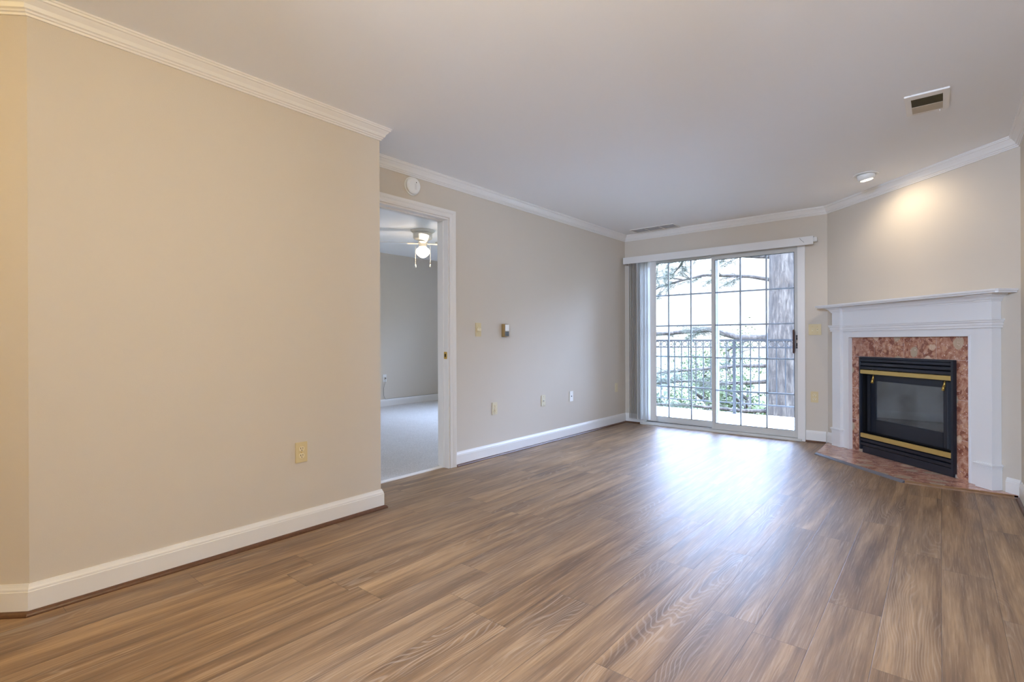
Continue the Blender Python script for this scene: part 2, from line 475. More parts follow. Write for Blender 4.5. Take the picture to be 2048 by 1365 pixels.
def wall(name, p0, p1, z0, z1, th, holes=(), m='wall', kind=True):
    """wall whose face runs p0->p1, solid on the left side of travel; holes = (s0, s1, z0, z1)"""
    p0, p1 = Vector(p0), Vector(p1); d = p1 - p0; ln = d.length; d.normalize(); n = Vector((-d.y, d.x))
    T = Matrix(((d.x, n.x, 0, p0.x), (d.y, n.y, 0, p0.y), (0, 0, 1, 0), (0, 0, 0, 1)))
    mb = MB(T)
    ss = sorted({0, ln, *[h[0] for h in holes], *[h[1] for h in holes]})
    zs = sorted({z0, z1, *[h[2] for h in holes], *[h[3] for h in holes]})
    ss = [q for q in ss if 0 <= q <= ln]; zs = [q for q in zs if z0 <= q <= z1]
    def solid(i, j):
        if not (0 <= i < len(ss) - 1 and 0 <= j < len(zs) - 1): return False
        cs, cz = (ss[i] + ss[i + 1]) / 2, (zs[j] + zs[j + 1]) / 2
        return not any(h[0] < cs < h[1] and h[2] < cz < h[3] for h in holes)
    for i in range(len(ss) - 1):
        for j in range(len(zs) - 1):
            if not solid(i, j): continue
            a, b, c, e = ss[i], ss[i + 1], zs[j], zs[j + 1]
            mb.quad((a, 0, c), (b, 0, c), (b, 0, e), (a, 0, e)); mb.quad((a, th, c), (a, th, e), (b, th, e), (b, th, c))
            if not solid(i - 1, j): mb.quad((a, 0, c), (a, 0, e), (a, th, e), (a, th, c))
            if not solid(i + 1, j): mb.quad((b, 0, c), (b, th, c), (b, th, e), (b, 0, e))
            if not solid(i, j - 1): mb.quad((a, 0, c), (a, th, c), (b, th, c), (b, 0, c))
            if not solid(i, j + 1): mb.quad((a, 0, e), (b, 0, e), (b, th, e), (a, th, e))
    bmesh.ops.remove_doubles(mb.bm, verts=mb.bm.verts, dist=1e-5)
    return struct(mb, name, m)

# ------------------------------------------------------------------ room shell
# floors
TR = XB - 0.06   # threshold line under the doorway
mb = MB(); mb.prism([(-3.66, YBACK - 0.14), (XR + 0.14, YBACK - 0.14), (XR + 0.14, L + 0.05), (TR, L + 0.05), (TR, 1.8), (-3.66, 1.8)], -0.12, 0.0)
struct(mb, 'floor', 'floor')
mb = MB(); mb.box((BX - 0.12, YB0 - 0.12, -0.12), (TR - 0.03, YB1 + 0.12, 0.008)); struct(mb, 'floor_bedroom', 'carpet')
mb = MB(); mb.prism([(TR - 0.032, 0.0), (TR + 0.005, 0.0), (TR + 0.003, 0.007), (TR - 0.012, 0.013), (TR - 0.03, 0.011)], DY0, DY1, 'xz')
struct(mb, 'trim_1', 'trim')
# ceilings
mb = MB(); mb.prism([(-3.66, YBACK - 0.14), (XR + 0.14, YBACK - 0.14), (XR + 0.14, L + 0.16), (XB - 0.12, L + 0.16), (XB - 0.12, 1.8), (-3.66, 1.8)], H, H + 0.16)
struct(mb, 'ceiling', 'ceil')
mb = MB(); mb.box((BX - 0.12, YB0 - 0.12, BH), (XB - 0.121, YB1 + 0.12, BH + 0.12)); struct(mb, 'ceiling_bedroom', 'ceil')
# walls
wall('wall_left', (XA, YA0), (XA, YA1), 0, H, 0.14)
wall('wall_hall', HC, (XA, YA0), 0, H, 0.14)
wall('wall_hallway', (HC[0], YBACK), HC, 0, H, 0.14)
mb = MB(); mb.box((XB - 0.12, YA1 - 0.14, 0), (XA - 0.14, YA1, H)); struct(mb, 'wall_return', 'wall')
wall('wall_doorway', (XB, YA1), (XB, L), 0, BH, 0.12, holes=((DY0 - YA1, DY1 - YA1, 0, DZ),))
OX0, OX1, OZ = -2.945, -1.125, 2.10
wall('wall_window', (XB - 0.12, L), (CX, L), -0.3, H + 0.1, 0.15, holes=((OX0 - XB + 0.12, OX1 - XB + 0.12, 0, OZ),))
FS0, FS1, FZ0, FZ1 = 0.475, 1.40, 0.05, 0.905
wall('wall_fireplace', (CX, L), (XR, L - W), 0, H, 0.10, holes=((FS0, FS1, FZ0, FZ1),))
wall('wall_right', (XR, L - W), (XR, YBACK), 0, H, 0.12)
wall('wall_back', (XR, YBACK), (HC[0], YBACK), 0, H, 0.12, holes=((XR - 0.30, XR + 0.80, 0.30, 2.20),))
mb = MB(); mb.box((-1.08, YBACK, 0), (-0.96, -0.55, H)); struct(mb, 'wall_light_block', 'wall')  # unseen partition added to keep the back light off the hall corner
wall('wall_bedroom_far', (BX, YB0), (BX, YB1), 0, BH, 0.12)
wall('wall_bedroom_window', (BX, YB1), (XB - 0.12, YB1), 0, BH, 0.14, holes=((0.75, 3.15, 0.30, 2.15),))
wall('wall_bedroom_near', (XB - 0.12, YB0), (BX, YB0), 0, BH, 0.12)
wall('wall_bedroom_side', (XB - 0.12, YB1), (XB - 0.12, L + 0.15), 0, BH, 0.10)

# running room outline (interior on the right of travel)
PATH = [(HC[0], YBACK), HC, (XA, YA0), (XA, YA1), (XB, YA1), (XB, L), (CX, L), (XR, L - W), (XR, YBACK)]
HCR, PC = 0.077, 0.057
crown = [(0, H - HCR), (0.008, H - HCR), (0.010, H - 0.069), (0.016, H - 0.066), (0.017, H - 0.059), (0.024, H - 0.055),
         (0.030, H - 0.040), (0.041, H - 0.026), (0.045, H - 0.020), (0.051, H - 0.018), (0.053, H - 0.010), (PC, H - 0.008), (PC, H), (0, H)]
base = [(0, 0.0), (0.015, 0.0), (0.015, 0.092), (0.013, 0.094), (0.0125, 0.102), (0.009, 0.109), (0.006, 0.117), (0.005, 0.121), (0, 0.121)]
shoe = [(0.0151, 0.0), (0.032, 0.0), (0.0315, 0.006), (0.028, 0.012), (0.022, 0.017), (0.0151, 0.019)]
for nm, a, b in (('hallway', 0, 1), ('hall', 1, 2), ('left', 2, 3), ('return', 3, 4), ('doorway', 4, 5), ('window', 5, 6), ('fireplace', 6, 7), ('right', 7, 8)):
    o = sweep(PATH, crown, a, b).build('trim_crown_' + nm, 'trim'); o['kind'] = 'structure'
CAS0, CAS1 = DY0 - 0.057, DY1 + 0.069      # outer edges of the door casing
def run(nm, pts, i0, i1, withshoe=True):
    o = sweep(pts, base, i0, i1).build('baseboard_' + nm, 'trim'); o['kind'] = 'structure'
    if withshoe:
        o = sweep(pts, shoe, i0, i1).build('trim_shoe_' + nm, 'shoe'); o['kind'] = 'structure'
run('hallway', PATH, 0, 1); run('hall', PATH, 1, 2); run('left', PATH, 2, 3)
run('return', PATH[:5], 3, 4)
run('doorway', [(XB, CAS1), (XB, L), (CX, L)], 0, 1)
run('window_left', [(XB, 5.0), (XB, L), (-2.968, L)], 1, 2)
run('window_right', [(-1.090, L), (-0.907, L)], 0, 1)
def FP(s, n, z=0.0):
    """fireplace frame: s along the slanted wall from the window wall, n out of the wall"""
    return (CX + (s - n) * 0.70711, L - (s + n) * 0.70711, z)
sweep([FP(-0.0, 0)[:2], FP(0.12, 0)[:2]], base, 0, 1).build('baseboard_mantel_left', 'trim')['kind'] = 'structure'
sweep([FP(1.755, 0)[:2], FP(1.845, 0)[:2]], base, 0, 1).build('baseboard_mantel_right', 'trim')['kind'] = 'structure'
run('right', [(XR, L - W - 0.06), (XR, YBACK)], 0, 1)
# bedroom baseboard
sweep([(BX, YB0), (BX, YB1)], base, 0, 1).build('baseboard_bedroom', 'trim')['kind'] = 'structure'

# doorway: jambs, stop and stepped casing
mb = MB()
mb.box((XB - 0.125, DY1 - 0.012, 0), (XB + 0.004, DY1 + 0.001, DZ)); mb.box((XB - 0.125, DY0 - 0.001, 0), (XB + 0.004, DY0 + 0.012, DZ))
mb.box((XB - 0.125, DY0 + 0.012, DZ - 0.012), (XB + 0.004, DY1 - 0.012, DZ + 0.001))
mb.box((XB - 0.082, DY1 - 0.018, 0), (XB - 0.050, DY1 - 0.012, DZ - 0.012)); mb.box((XB - 0.082, DY0 + 0.012, 0), (XB - 0.050, DY0 + 0.022, DZ - 0.012))
mb.box((XB - 0.082, DY0 + 0.022, DZ - 0.022), (XB - 0.050, DY1 - 0.022, DZ - 0.012))
struct(mb, 'trim_2', 'trim')
cas = [(0.000, 0.0), (0.000, 0.010), (0.012, 0.012), (0.016, 0.009), (0.024, 0.010), (0.030, 0.012), (0.036, 0.016), (0.041, 0.013),
       (0.044, 0.015), (0.057, 0.019), (0.063, 0.019), (0.063, 0.0)]
mb = MB()
rings = []
yin0, yin1, zin = DY0 - 0.006 + 0.012, DY1 + 0.006, DZ + 0.004
for corner in range(4):
    ring = []
    for o, x in cas:
        p = [(yin0 - o, 0.0), (yin0 - o, zin + o), (yin1 + o, zin + o), (yin1 + o, 0.0)][corner]
        ring.append(mb.v((XB + x, p[0], p[1])))
    rings.append(ring)
for a, b in zip(rings, rings[1:]):
    for q in range(len(cas)):
        mb.bm.faces.new((a[q], a[(q + 1) % len(cas)], b[(q + 1) % len(cas)], b[q]))
mb.bm.faces.new(rings[0]); mb.bm.faces.new(rings[-1][::-1])
struct(mb, 'trim_3', 'trim')
# strike plate
t = thing('strike_plate', 'small brass strike plate on the white bedroom door jamb', 'strike plate', (XB - 0.03, DY1 - 0.0125, 0.95))
part(MB().box((XB - 0.046, DY1 - 0.0145, 0.921), (XB - 0.010, DY1 - 0.0122, 0.981), 0.0008), 'plate', 'brass', t)
part(MB().box((XB - 0.036, DY1 - 0.0152, 0.938), (XB - 0.022, DY1 - 0.0142, 0.964)), 'latch_hole', 'slot', t)

# unseen window added behind the camera to bring daylight to the mantel
t = thing('window_fill', None, None, (-0.26, YBACK, 0.30), kind='structure')
mb = MB(); x0, x1, z0, z1, yw = -0.80, 0.30, 0.30, 2.20, YBACK - 0.08
for a, b in (((x0, yw - .03, z0), (x0 + .05, yw + .03, z1)), ((x1 - .05, yw - .03, z0), (x1, yw + .03, z1)),
             ((x0 + .05, yw - .03, z0), (x1 - .05, yw + .03, z0 + .05)), ((x0 + .05, yw - .03, z1 - .05), (x1 - .05, yw + .03, z1)),
             (((x0 + x1) / 2 - .02, yw - .03, z0 + .05), ((x0 + x1) / 2 + .02, yw + .03, z1 - .05))):
    mb.box(a, b)
part(mb, 'window_frame', 'trim', t)
part(MB().box((x0 + .05, yw - .002, z0 + .05), (x1 - .05, yw + .002, z1 - .05)), 'pane', 'glass', t)

# bedroom window (daylight on the carpet)
t = thing('window_1', None, None, (-5.25, YB1, 0.75), kind='structure')
mb = MB(); x0, x1, z0, z1 = BX + 0.75, BX + 3.15, 0.30, 2.15
for a, b in (((x0, YB1 + .03, z0), (x0 + .05, YB1 + .09, z1)), ((x1 - .05, YB1 + .03, z0), (x1, YB1 + .09, z1)),
             ((x0 + .05, YB1 + .03, z0), (x1 - .05, YB1 + .09, z0 + .05)), ((x0 + .05, YB1 + .03, z1 - .05), (x1 - .05, YB1 + .09, z1)),
             (((x0 + x1) / 2 - .02, YB1 + .03, z0 + .05), ((x0 + x1) / 2 + .02, YB1 + .09, z1 - .05))):
    mb.box(a, b)
part(mb, 'window_frame', 'trim', t)
part(MB().box((x0 + .05, YB1 + .058, z0 + .05), (x1 - .05, YB1 + .062, z1 - .05)), 'pane', 'glass', t)

# ------------------------------------------------------------------ sliding patio door
t = thing('door_1', None, None, ((OX0 + OX1) / 2, L, 0), kind='structure')
y0, y1 = L - 0.012, L + 0.135
mb = MB()
mb.box((-2.967, L - 0.018, 0), (-2.905, L, OZ + 0.02), 0.002)                    # left casing
mb.box((-1.143, L - 0.022, 0), (-1.092, L, OZ + 0.02), 0.003)                    # right casing
mb.box((OX0, L, 0), (OX0 + 0.03, y1, OZ)); mb.box((OX1 - 0.03, L, 0), (OX1, y1, OZ))
mb.box((OX0 + 0.03, L, 2.078), (OX1 - 0.03, y1, OZ))
mb.box((-1.163, L - 0.016, 0.0), (-1.143, L, 2.09))
mb.box((-2.905, L - 0.018, 2.082), (-1.163, L, OZ + 0.02))
part(mb, 'frame', 'trim', t)
mb = MB(); mb.prism([(L - 0.045, 0.0), (L - 0.045, 0.010), (L - 0.03, 0.024), (L + 0.045, 0.024), (L + 0.045, 0.03), (L + 0.135, 0.03), (L + 0.135, 0.0)], OX0, OX1, 'yz')
part(mb, 'sill', 'door_frame', t)
def door_panel(xa, xb, ya, yb, z0, z1, gx0, gx1, gz0, gz1, vx, hz, handle):
    mb = MB()
    mb.box((xa, ya, z0), (gx0, yb, z1), 0.002); mb.box((gx1, ya, z0), (xb, yb, z1), 0.002)
    mb.box((gx0, ya, z0), (gx1, yb, gz0), 0.002); mb.box((gx0, ya, gz1), (gx1, yb, z1), 0.002)
    p = part(mb, 'door_panel', 'door_frame', t)
    ym = (ya + yb) / 2
    part(MB().box((gx0 - .004, ym - .002, gz0 - .004), (gx1 + .004, ym + .002, gz1 + .004)), 'glass', 'glass', p)
    mb = MB()
    for a, b in (((gx0, ya - .001, gz0), (gx0 + .004, ym - .003, gz1)), ((gx1 - .004, ya - .001, gz0), (gx1, ym - .003, gz1)),
                 ((gx0 + .004, ya - .001, gz0), (gx1 - .004, ym - .003, gz0 + .004)), ((gx0 + .004, ya - .001, gz1 - .004), (gx1 - .004, ym - .003, gz1))):
        mb.box(a, b)
    part(mb, 'gasket', 'black', p)
    mb = MB()
    for x in vx: mb.box((x - .009, ym + .003, gz0), (x + .009, ym + .009, gz1))
    for z in hz: mb.box((gx0, ym + .0032, z - .009), (gx1, ym + .0088, z + .009))
    part(mb, 'grille', 'grille', p)
    return p
p = door_panel(-2.070, -1.156, L + 0.012, L + 0.046, 0.026, 2.076, -2.028, -1.198, 0.098, 2.010, (-1.752, -1.478), (0.482, 0.862, 1.246, 1.628), True)
mb = MB(); mb.box((-1.205, L - 0.050, 0.925), (-1.187, L - 0.012, 1.180), 0.006); mb.box((-1.200, L - 0.016, 0.95), (-1.190, L + 0.012, 0.985)); mb.box((-1.200, L - 0.016, 1.12), (-1.190, L + 0.012, 1.155))
part(mb, 'handle', 'bronze', p)
mb = MB(); mb.box((-1.186, L + 0.006, 0.978), (-1.160, L + 0.012, 1.120), 0.002); part(mb, 'latch_plate', 'black', p)
mb = MB()
for z in (0.998, 1.10): mb.lathe([(0.004, 0), (0.003, -0.003)], 12, (-1.173, L + 0.0055, z), 'y')
mb.box((-1.177, L - 0.004, 1.035), (-1.169, L + 0.006, 1.07), 0.002)
part(mb, 'latch_lever', 'steel', p)
door_panel(-2.915, -2.010, L + 0.066, L + 0.100, 0.032, 2.076, -2.875, -2.052, 0.105, 2.045, (-2.623, -2.340), (0.490, 0.866, 1.251, 1.634), False)
mb = MB(); mb.box((-2.90, L + 0.046, 0.0305), (-2.07, L + 0.064, 0.034)); part(mb, 'track', 'slot', t)

# ------------------------------------------------------------------ vertical blind
t = thing('vertical_blind', 'white vertical blind drawn open to the left side of the patio door', 'blind', (-2.07, L, 2.06))
mb = MB()
v0, v1, vz0, vz1, vy = -3.148, -1.000, 2.052, 2.137, L - 0.115
mb.box((v0, vy, vz0), (v1, vy + 0.006, vz1), 0.0015); mb.box((v0, vy + 0.006, vz0), (v0 + 0.006, L - 0.001, vz1)); mb.box((v0 + 0.006, vy + 0.006, vz1 - 0.005), (v1, L - 0.001, vz1))
part(mb, 'valance', 'valance', t)
mb = MB(); mb.box((-3.12, L - 0.085, 2.085), (-0.972, L - 0.04, 2.128), 0.002); part(mb, 'headrail', 'valance', t)
mb = MB(); mb.tube([(-1.123, vy - .0005, 2.127), (-1.112, vy - .0005, 2.110), (-1.098, vy - .0005, 2.094), (-1.082, vy - .0005, 2.078)], 0.0014, 6); part(mb, 'scratch', 'slot', t)
vanes = [(-3.088 + 0.0215 * i, 113 + (i * 37 % 9)) for i in range(6)] + [(-2.955 + 0.0215 * i, 74 + (i * 23 % 13)) for i in range(7)] + [(-2.812, 84), (-2.762, 12)]
for i, (x, a) in enumerate(vanes):
    T = Matrix.Translation((x, L - 0.062, 0)) @ Matrix.Rotation(R(a), 4, 'Z')
    mb = MB(T)
    w, n = 0.0445 if i < len(vanes) - 1 else 0.038, 6
    pr = []
    for k in range(n + 1):
        u = -w + 2 * w * k / n; pr.append((u, 0.005 * (1 - (u / w) ** 2)))
    poly = pr + [(u, d - 0.0016) for u, d in reversed(pr)]
    zb = 0.068 if i < len(vanes) - 1 else 0.062
    mb.prism(poly, zb, 2.086)
    part(mb, 'vane', 'vane', t)

# ------------------------------------------------------------------ balcony and garden
BZ = -0.04
mb = MB(); mb.box((-3.28, L + 0.151, BZ - 0.2), (1.6, 8.20, BZ)); mb.box((-4.2, YB1 + 0.16, BZ - 0.2), (-3.281, 8.20, BZ)); struct(mb, 'balcony_deck', 'concrete')
RY = 8.10
t = thing('balcony_railing', 'grey metal balcony railing with a row of rings under the top rail', 'railing', (-1.8, RY, BZ))
x0r, x1r = -4.15, 1.5
part(MB().box((x0r, RY - 0.022, 1.052), (x1r, RY + 0.022, 1.080), 0.003), 'top_rail', 'rail', t)
part(MB().box((x0r, RY - 0.010, 0.948), (x1r, RY + 0.010, 0.966)), 'middle_rail', 'rail', t)
part(MB().box((x0r, RY - 0.010, 0.112), (x1r, RY + 0.010, 0.130)), 'bottom_rail', 'rail', t)
posts = [-4.13, -2.392, -0.65, 1.09]
for x in posts:
    part(MB().box((x - .019, RY - .019, BZ), (x + .019, RY + .019, 1.052), .002).box((x - .045, RY - .045, BZ), (x + .045, RY + .045, BZ + .010)), 'post', 'rail', t)
for pa, pb in zip(posts, posts[1:]):
    n = 15; st = (pb - pa) / n
    for k in range(n):
        if k: part(MB().box((pa + st * k - .0065, RY - .0065, 0.13), (pa + st * k + .0065, RY + .0065, 1.052)), 'baluster', 'rail', t)
        cx = pa + st * (k + .5)
        mb = MB()
        # closed ring
        bmr = mb.bm; rings = []
        for a in range(20):
            an = 2 * math.pi * a / 20
            rr = []
            for (dr, dy) in ((-.004, -.006), (.004, -.006), (.004, .006), (-.004, .006)):
                rr.append(mb.v((cx + (.041 + dr) * math.cos(an), RY + dy, 1.009 + (.041 + dr) * math.sin(an))))
            rings.append(rr)
        for a in range(20):
            for q in range(4):
                f = bmr.faces.new((rings[a][q], rings[a][(q + 1) % 4], rings[(a + 1) % 20][(q + 1) % 4], rings[(a + 1) % 20][q])); f.smooth = False
        part(mb, 'ring', 'rail', t)
GZ = -2.9
mb = MB(); nx = 28
for i in range(nx):
    for j in range(nx):
        def gv(i, j):
            x = -50 + 80 * i / nx; y = 8.6 + 75 * j / nx
            return (x, y, GZ + 0.25 * math.sin(x * .21) * math.cos(y * .17) + max(0, (y - 25)) * 0.03)
        f = mb.bm.faces.new([mb.v(q) for q in (gv(i, j), gv(i + 1, j), gv(i + 1, j + 1), gv(i, j + 1))]); f.smooth = True
bmesh.ops.remove_doubles(mb.bm, verts=mb.bm.verts, dist=1e-4)
struct(mb, 'lawn', 'lawn')

def needles(mb, p, d, n, ln, w):
    for _ in range(n):
        q = Vector((random.gauss(0, 1), random.gauss(0, 1), random.gauss(0, .8))) + d * 1.2
        q.normalize(); s = q.cross(Vector((random.random() - .5, random.random() - .5, random.random() - .5))).normalized() * w
        a = p + Vector((random.uniform(-.03, .03), random.uniform(-.03, .03), random.uniform(-.03, .03)))
        mb.bm.faces.new([mb.v(a - s), mb.v(a + s), mb.v(a + q * ln)])

# the big pine beside the balcony
TX, TY = -2.41, 11.2
t = thing('pine_tree', 'large grey pine trunk rising close behind the balcony railing', 'tree', (TX, TY, GZ))
mb = MB(); seg, rings = 28, []
for i in range(60):
    z = GZ - 0.1 + i * 0.16
    r = 0.225 + 0.012 * max(0, 3 - z) + (0.35 * math.exp(-(z - GZ) * 1.6)) + .02 * math.exp(-((z - 1.0) / .35) ** 2)
    ring = []
    for k in range(seg):
        a = 2 * math.pi * k / seg
        rr = r * (1 + .05 * math.sin(a * 9 + z * 1.3) + .03 * math.sin(a * 15 - z * 2.1) + random.uniform(-.012, .012))
        ring.append(mb.v((TX + .03 * math.sin(z * .7) + rr * math.cos(a), TY + rr * math.sin(a), z)))
    rings.append(ring)
for a, b in zip(rings, rings[1:]):
    for k in range(seg):
        f = mb.bm.faces.new((a[k], a[(k + 1) % seg], b[(k + 1) % seg], b[k])); f.smooth = True
mb.bm.faces.new(rings[0][::-1]); mb.bm.faces.new(rings[-1])
trunk = part(mb, 'trunk', 'bark', t)
# limbs: (start height, azimuth deg, length, rise profile, radius)
limbs = [(1.10, 180, 4.6, [0, .02, .20, .16, .10, .16, .05, -.1], .075),
         (2.25, 183, 3.2, [0, .12, .18, .22, .10, .0, -.1, -.2], .04),
         (2.72, 176, 3.4, [0, .08, .16, .24, .22, .15, .1, 0], .045),
         (2.95, 205, 3.6, [0, .10, .22, .3, .25, .15, .0, -.2], .04),
         (3.25, 160, 3.6, [0, .05, .0, -.1, -.25, -.4, -.5, -.6], .045),
         (3.2, 190, 4.6, [0, .1, .1, .0, -.15, -.35, -.6, -.8], .04),
         (0.25, 175, 3.2, [0, -.05, -.10, -.14, -.10, -.15, -.2, -.3], .045),
         (0.55, 195, 4.6, [0, .0, -.08, -.16, -.24, -.3, -.36, -.4], .04),
         (-0.35, 200, 4.4, [0, .0, .05, .05, .0, -.1, -.2, -.3], .04),
         (2.85, 0, 2.6, [0, .1, .2, .2, .1, .0, -.1, -.2], .045),
         (1.7, 20, 2.4, [0, .1, .1, .0, .0, -.1, -.1, -.2], .035),
         (3.6, 240, 3.2, [0, .05, .05, -.05, -.2, -.3, -.45, -.6], .04)]
for z0, az, ln, rise, rad in limbs:
    mb = MB(); pts = []
    for k in range(8):
        f = k / 7
        a = R(az + 8 * math.sin(k * 1.3 + z0))
        pts.append(Vector((TX + math.cos(a) * (.12 + ln * f), TY + math.sin(a) * (.12 + ln * f), z0 + rise[k])))
    mb.tube(pts, [rad * (1 - .8 * k / 7) for k in range(8)], 8)
    nd = MB()
    for k in range(2, 8):
        for _ in range(5):
            f = random.random()
            b = pts[k - 1].lerp(pts[k], f)
            aa = R(az) + random.choice((-1, 1)) * random.uniform(.4, 1.3)
            l2 = random.uniform(.35, .95) * (1 - .3 * k / 7)
            e = b + Vector((math.cos(aa) * l2, math.sin(aa) * l2, random.uniform(-.25, .15)))
            m_ = b.lerp(e, .5) + Vector((0, 0, random.uniform(0, .08)))
            mb.tube([b, m_, e], [.009, .006, .003], 5)
            for s_ in range(7):
                g = .35 + .65 * s_ / 6
                needles(nd, b.lerp(e, g), (e - b).normalized(), 16, .11, .0022)
                if s_ > 1 and random.random() < .6:
                    e2 = b.lerp(e, g) + Vector((random.uniform(-.2, .2), random.uniform(-.2, .2), random.uniform(-.12, .06)))
                    mb.tube([b.lerp(e, g), e2], [.004, .002], 4)
                    needles(nd, e2, (e2 - b).normalized(), 22, .11, .0022)
    br = part(mb, 'branch', 'bark', t)
    part(nd, 'foliage', 'needle', br)

def leafy_tree(name, label, x, y, h, r, m, zc, n=2600, group='trees beyond the lawn'):
    t = thing(name, label, 'tree', (x, y, GZ), group)
    mb = MB(); mb.tube([(x, y, GZ - .1), (x + .1, y, GZ + h * .4), (x, y, GZ + h * .85)], [.16, .11, .03], 8)
    for k in range(9):
        a = random.random() * 6.28; z = GZ + h * random.uniform(.25, .75)
        mb.tube([(x, y, z), (x + math.cos(a) * r * .4, y + math.sin(a) * r * .4, z + .4), (x + math.cos(a) * r * .8, y + math.sin(a) * r * .8, z + .6)], [.06, .04, .012], 6)
    part(mb, 'trunk', 'bark', t)
    mb = MB()
    cl = [(Vector((random.gauss(0, .45) * r, random.gauss(0, .45) * r, random.uniform(-1, 1) * h * .34)), random.uniform(.25, .5) * r) for _ in range(16)]
    for _ in range(n):
        c, cr = random.choice(cl)
        p = Vector((x, y, GZ + zc * h)) + c + Vector((random.gauss(0, .5), random.gauss(0, .5), random.gauss(0, .4))) * cr
        q = Vector((random.gauss(0, 1), random.gauss(0, 1), random.gauss(0, 1))).normalized()
        s = q.cross(Vector((random.random() - .5, random.random() - .5, random.random() - .5))).normalized()
        l = random.uniform(.08, .17)
        mb.bm.faces.new([mb.v(p), mb.v(p + (q + s * .5) * l * .5), mb.v(p + q * l), mb.v(p + (q - s * .5) * l * .5)])
    part(mb, 'foliage', m, t)
leafy_tree('garden_tree', 'pale green tree seen low through the left glass panel', -7.6, 15.5, 3.4, 1.3, 'leaf2', .62, 3000)
leafy_tree('garden_tree', 'green tree below the rail in the middle of the patio door', -7.2, 20.5, 3.6, 1.5, 'leaf', .6, 3200)
leafy_tree('garden_tree', 'bushy green tree just left of the big pine trunk', -4.3, 15.8, 3.0, 1.2, 'leaf', .6, 2800)
leafy_tree('garden_tree', 'distant blue-green tree at the far left edge of the glass', -14.2, 25.0, 4.6, 1.9, 'leaf2', .6, 3000)
leafy_tree('garden_tree', 'distant rounded tree behind the middle of the railing', -8.6, 28.0, 4.6, 2.2, 'leaf', .6, 3000)

# ------------------------------------------------------------------ fireplace
c45 = 0.70710678
TF = Matrix(((c45, -c45, 0, CX), (-c45, -c45, 0, L), (0, 0, 1, 0), (0, 0, 0, 1)))   # (s, n, z) -> world
HT = 0.0200  # hearth tile thickness
t = thing('fireplace_mantel', 'white painted mantel surround on the angled corner wall', 'mantel', FP(.94, .04))
mb = MB(TF)
mb.box((.262, 0.001, HT), (.352, .046, 1.155)); mb.box((1.528, 0.001, HT), (1.618, .046, 1.155)); mb.box((.352, 0.001, 1.092), (1.528, .046, 1.155))
mb.box((.262, 0.001, 1.155), (1.618, .050, 1.345))
part(mb, 'surround_board', 'mantel', t)
# small inner bead around the marble
mb = MB(TF); mb.box((.340, .046, HT), (.352, .051, 1.104)); mb.box((1.528, .046, HT), (1.540, .051, 1.104)); mb.box((.352, .046, 1.092), (1.528, .051, 1.104)); part(mb, 'bead', 'mantel', t)
for a, b in ((.162, .272), (1.610, 1.720)):
    mb = MB(TF); mb.box((a, 0.001, HT), (b, .076, 1.345), .0015)
    p = part(mb, 'pilaster', 'mantel', t)
    mb = MB(TF); mb.box((a - .004, 0.001, HT), (b + .004, .081, .165), .001)
    q = [(a - .004, .081, .165), ]
    for (o, z0_, z1_) in ((.008, .165, .172), (.004, .172, .178), (.010, .178, .186), (.015, .186, .194), (.008, .194, .200)):
        mb.box((a - o, 0.001, z0_), (b + o, .077 + o, z1_), .001)
    part(mb, 'plinth', 'mantel', p)
# architrave band (mitred profile following the pilasters)
def band(prof, name):
    """prof = [(out, z)] swept round the mantel front: outer side, pilaster, field, pilaster, outer side"""
    pth = [(.162, .001), (.162, .076), (.272, .076), (.272, .050), (1.610, .050), (1.610, .076), (1.720, .076), (1.720, .001)]
    mb = sweep([FP(s, n)[:2] for s, n in pth], prof, 0, len(pth) - 1, side=1)
    part(mb, name, 'mantel', t)
band([(-.003, 1.150), (.010, 1.150), (.010, 1.164), (.014, 1.170), (.014, 1.186), (.020, 1.192), (.020, 1.200), (.024, 1.204), (.024, 1.212), (-.003, 1.212)], 'architrave')
band([(-.003, 1.335), (.006, 1.335), (.008, 1.345), (.014, 1.349), (.020, 1.362), (.034, 1.374), (.044, 1.378), (.046, 1.386), (-.003, 1.386)], 'cornice')
mb = MB(TF); mb.prism([(.040, .001), (.040, .140), (.052, .152), (1.812, .152), (1.824, .140), (1.824, .001)], 1.386, 1.398)
mb.prism([(.028, .001), (.028, .150), (.034, .164), (1.826, .164), (1.832, .150), (1.832, .001)], 1.398, 1.412)
part(mb, 'shelf', 'mantel', t)

# marble face tiles
t = thing('marble_surround', 'polished rosy breccia marble tiles framing the black firebox', 'tile surround', FP(.94, .01))
mb = MB(TF)
g = .0014
def tiles(s0, s1, z0, z1, mb=mb): mb.box((s0 + g, .004, z0 + g), (s1 - g, .016, z1 - g), .0012)
for a, b in ((.353, .622), (.622, .937), (.937, 1.237), (1.237, 1.527)): tiles(a, b, .912, 1.091)
for a, b in ((.353, .474), (1.401, 1.527)):
    for z0_, z1_ in ((HT, .312), (.312, .612), (.612, .912)): tiles(a, b, z0_, z1_)
part(mb, 'tile_face', 'tile', t)
mb = MB(TF); mb.box((.353, .001, .907), (1.527, .0145, 1.0915)); mb.box((.353, .001, HT), (.474, .0145, .907)); mb.box((1.401, .001, HT), (1.527, .0145, .907))
part(mb, 'grout', 'grout', t)

# hearth
t = thing('marble_hearth', 'low rosy marble hearth slab on the wood floor before the fireplace', 'hearth', FP(.92, .3))
hp = [(CX - .004, L - .001), (-.905, L - .001), (-.905, 5.495), (-.215, 4.805), (XR - .002, 4.805), (XR - .002, L - W)]
hp[1] = (-.905, L - .033); hp[0] = (-.8905, L - .033)
cxh = .35
def inset_poly(poly, d):
    c = Vector((sum(p[0] for p in poly) / len(poly), sum(p[1] for p in poly) / len(poly)))
    return poly
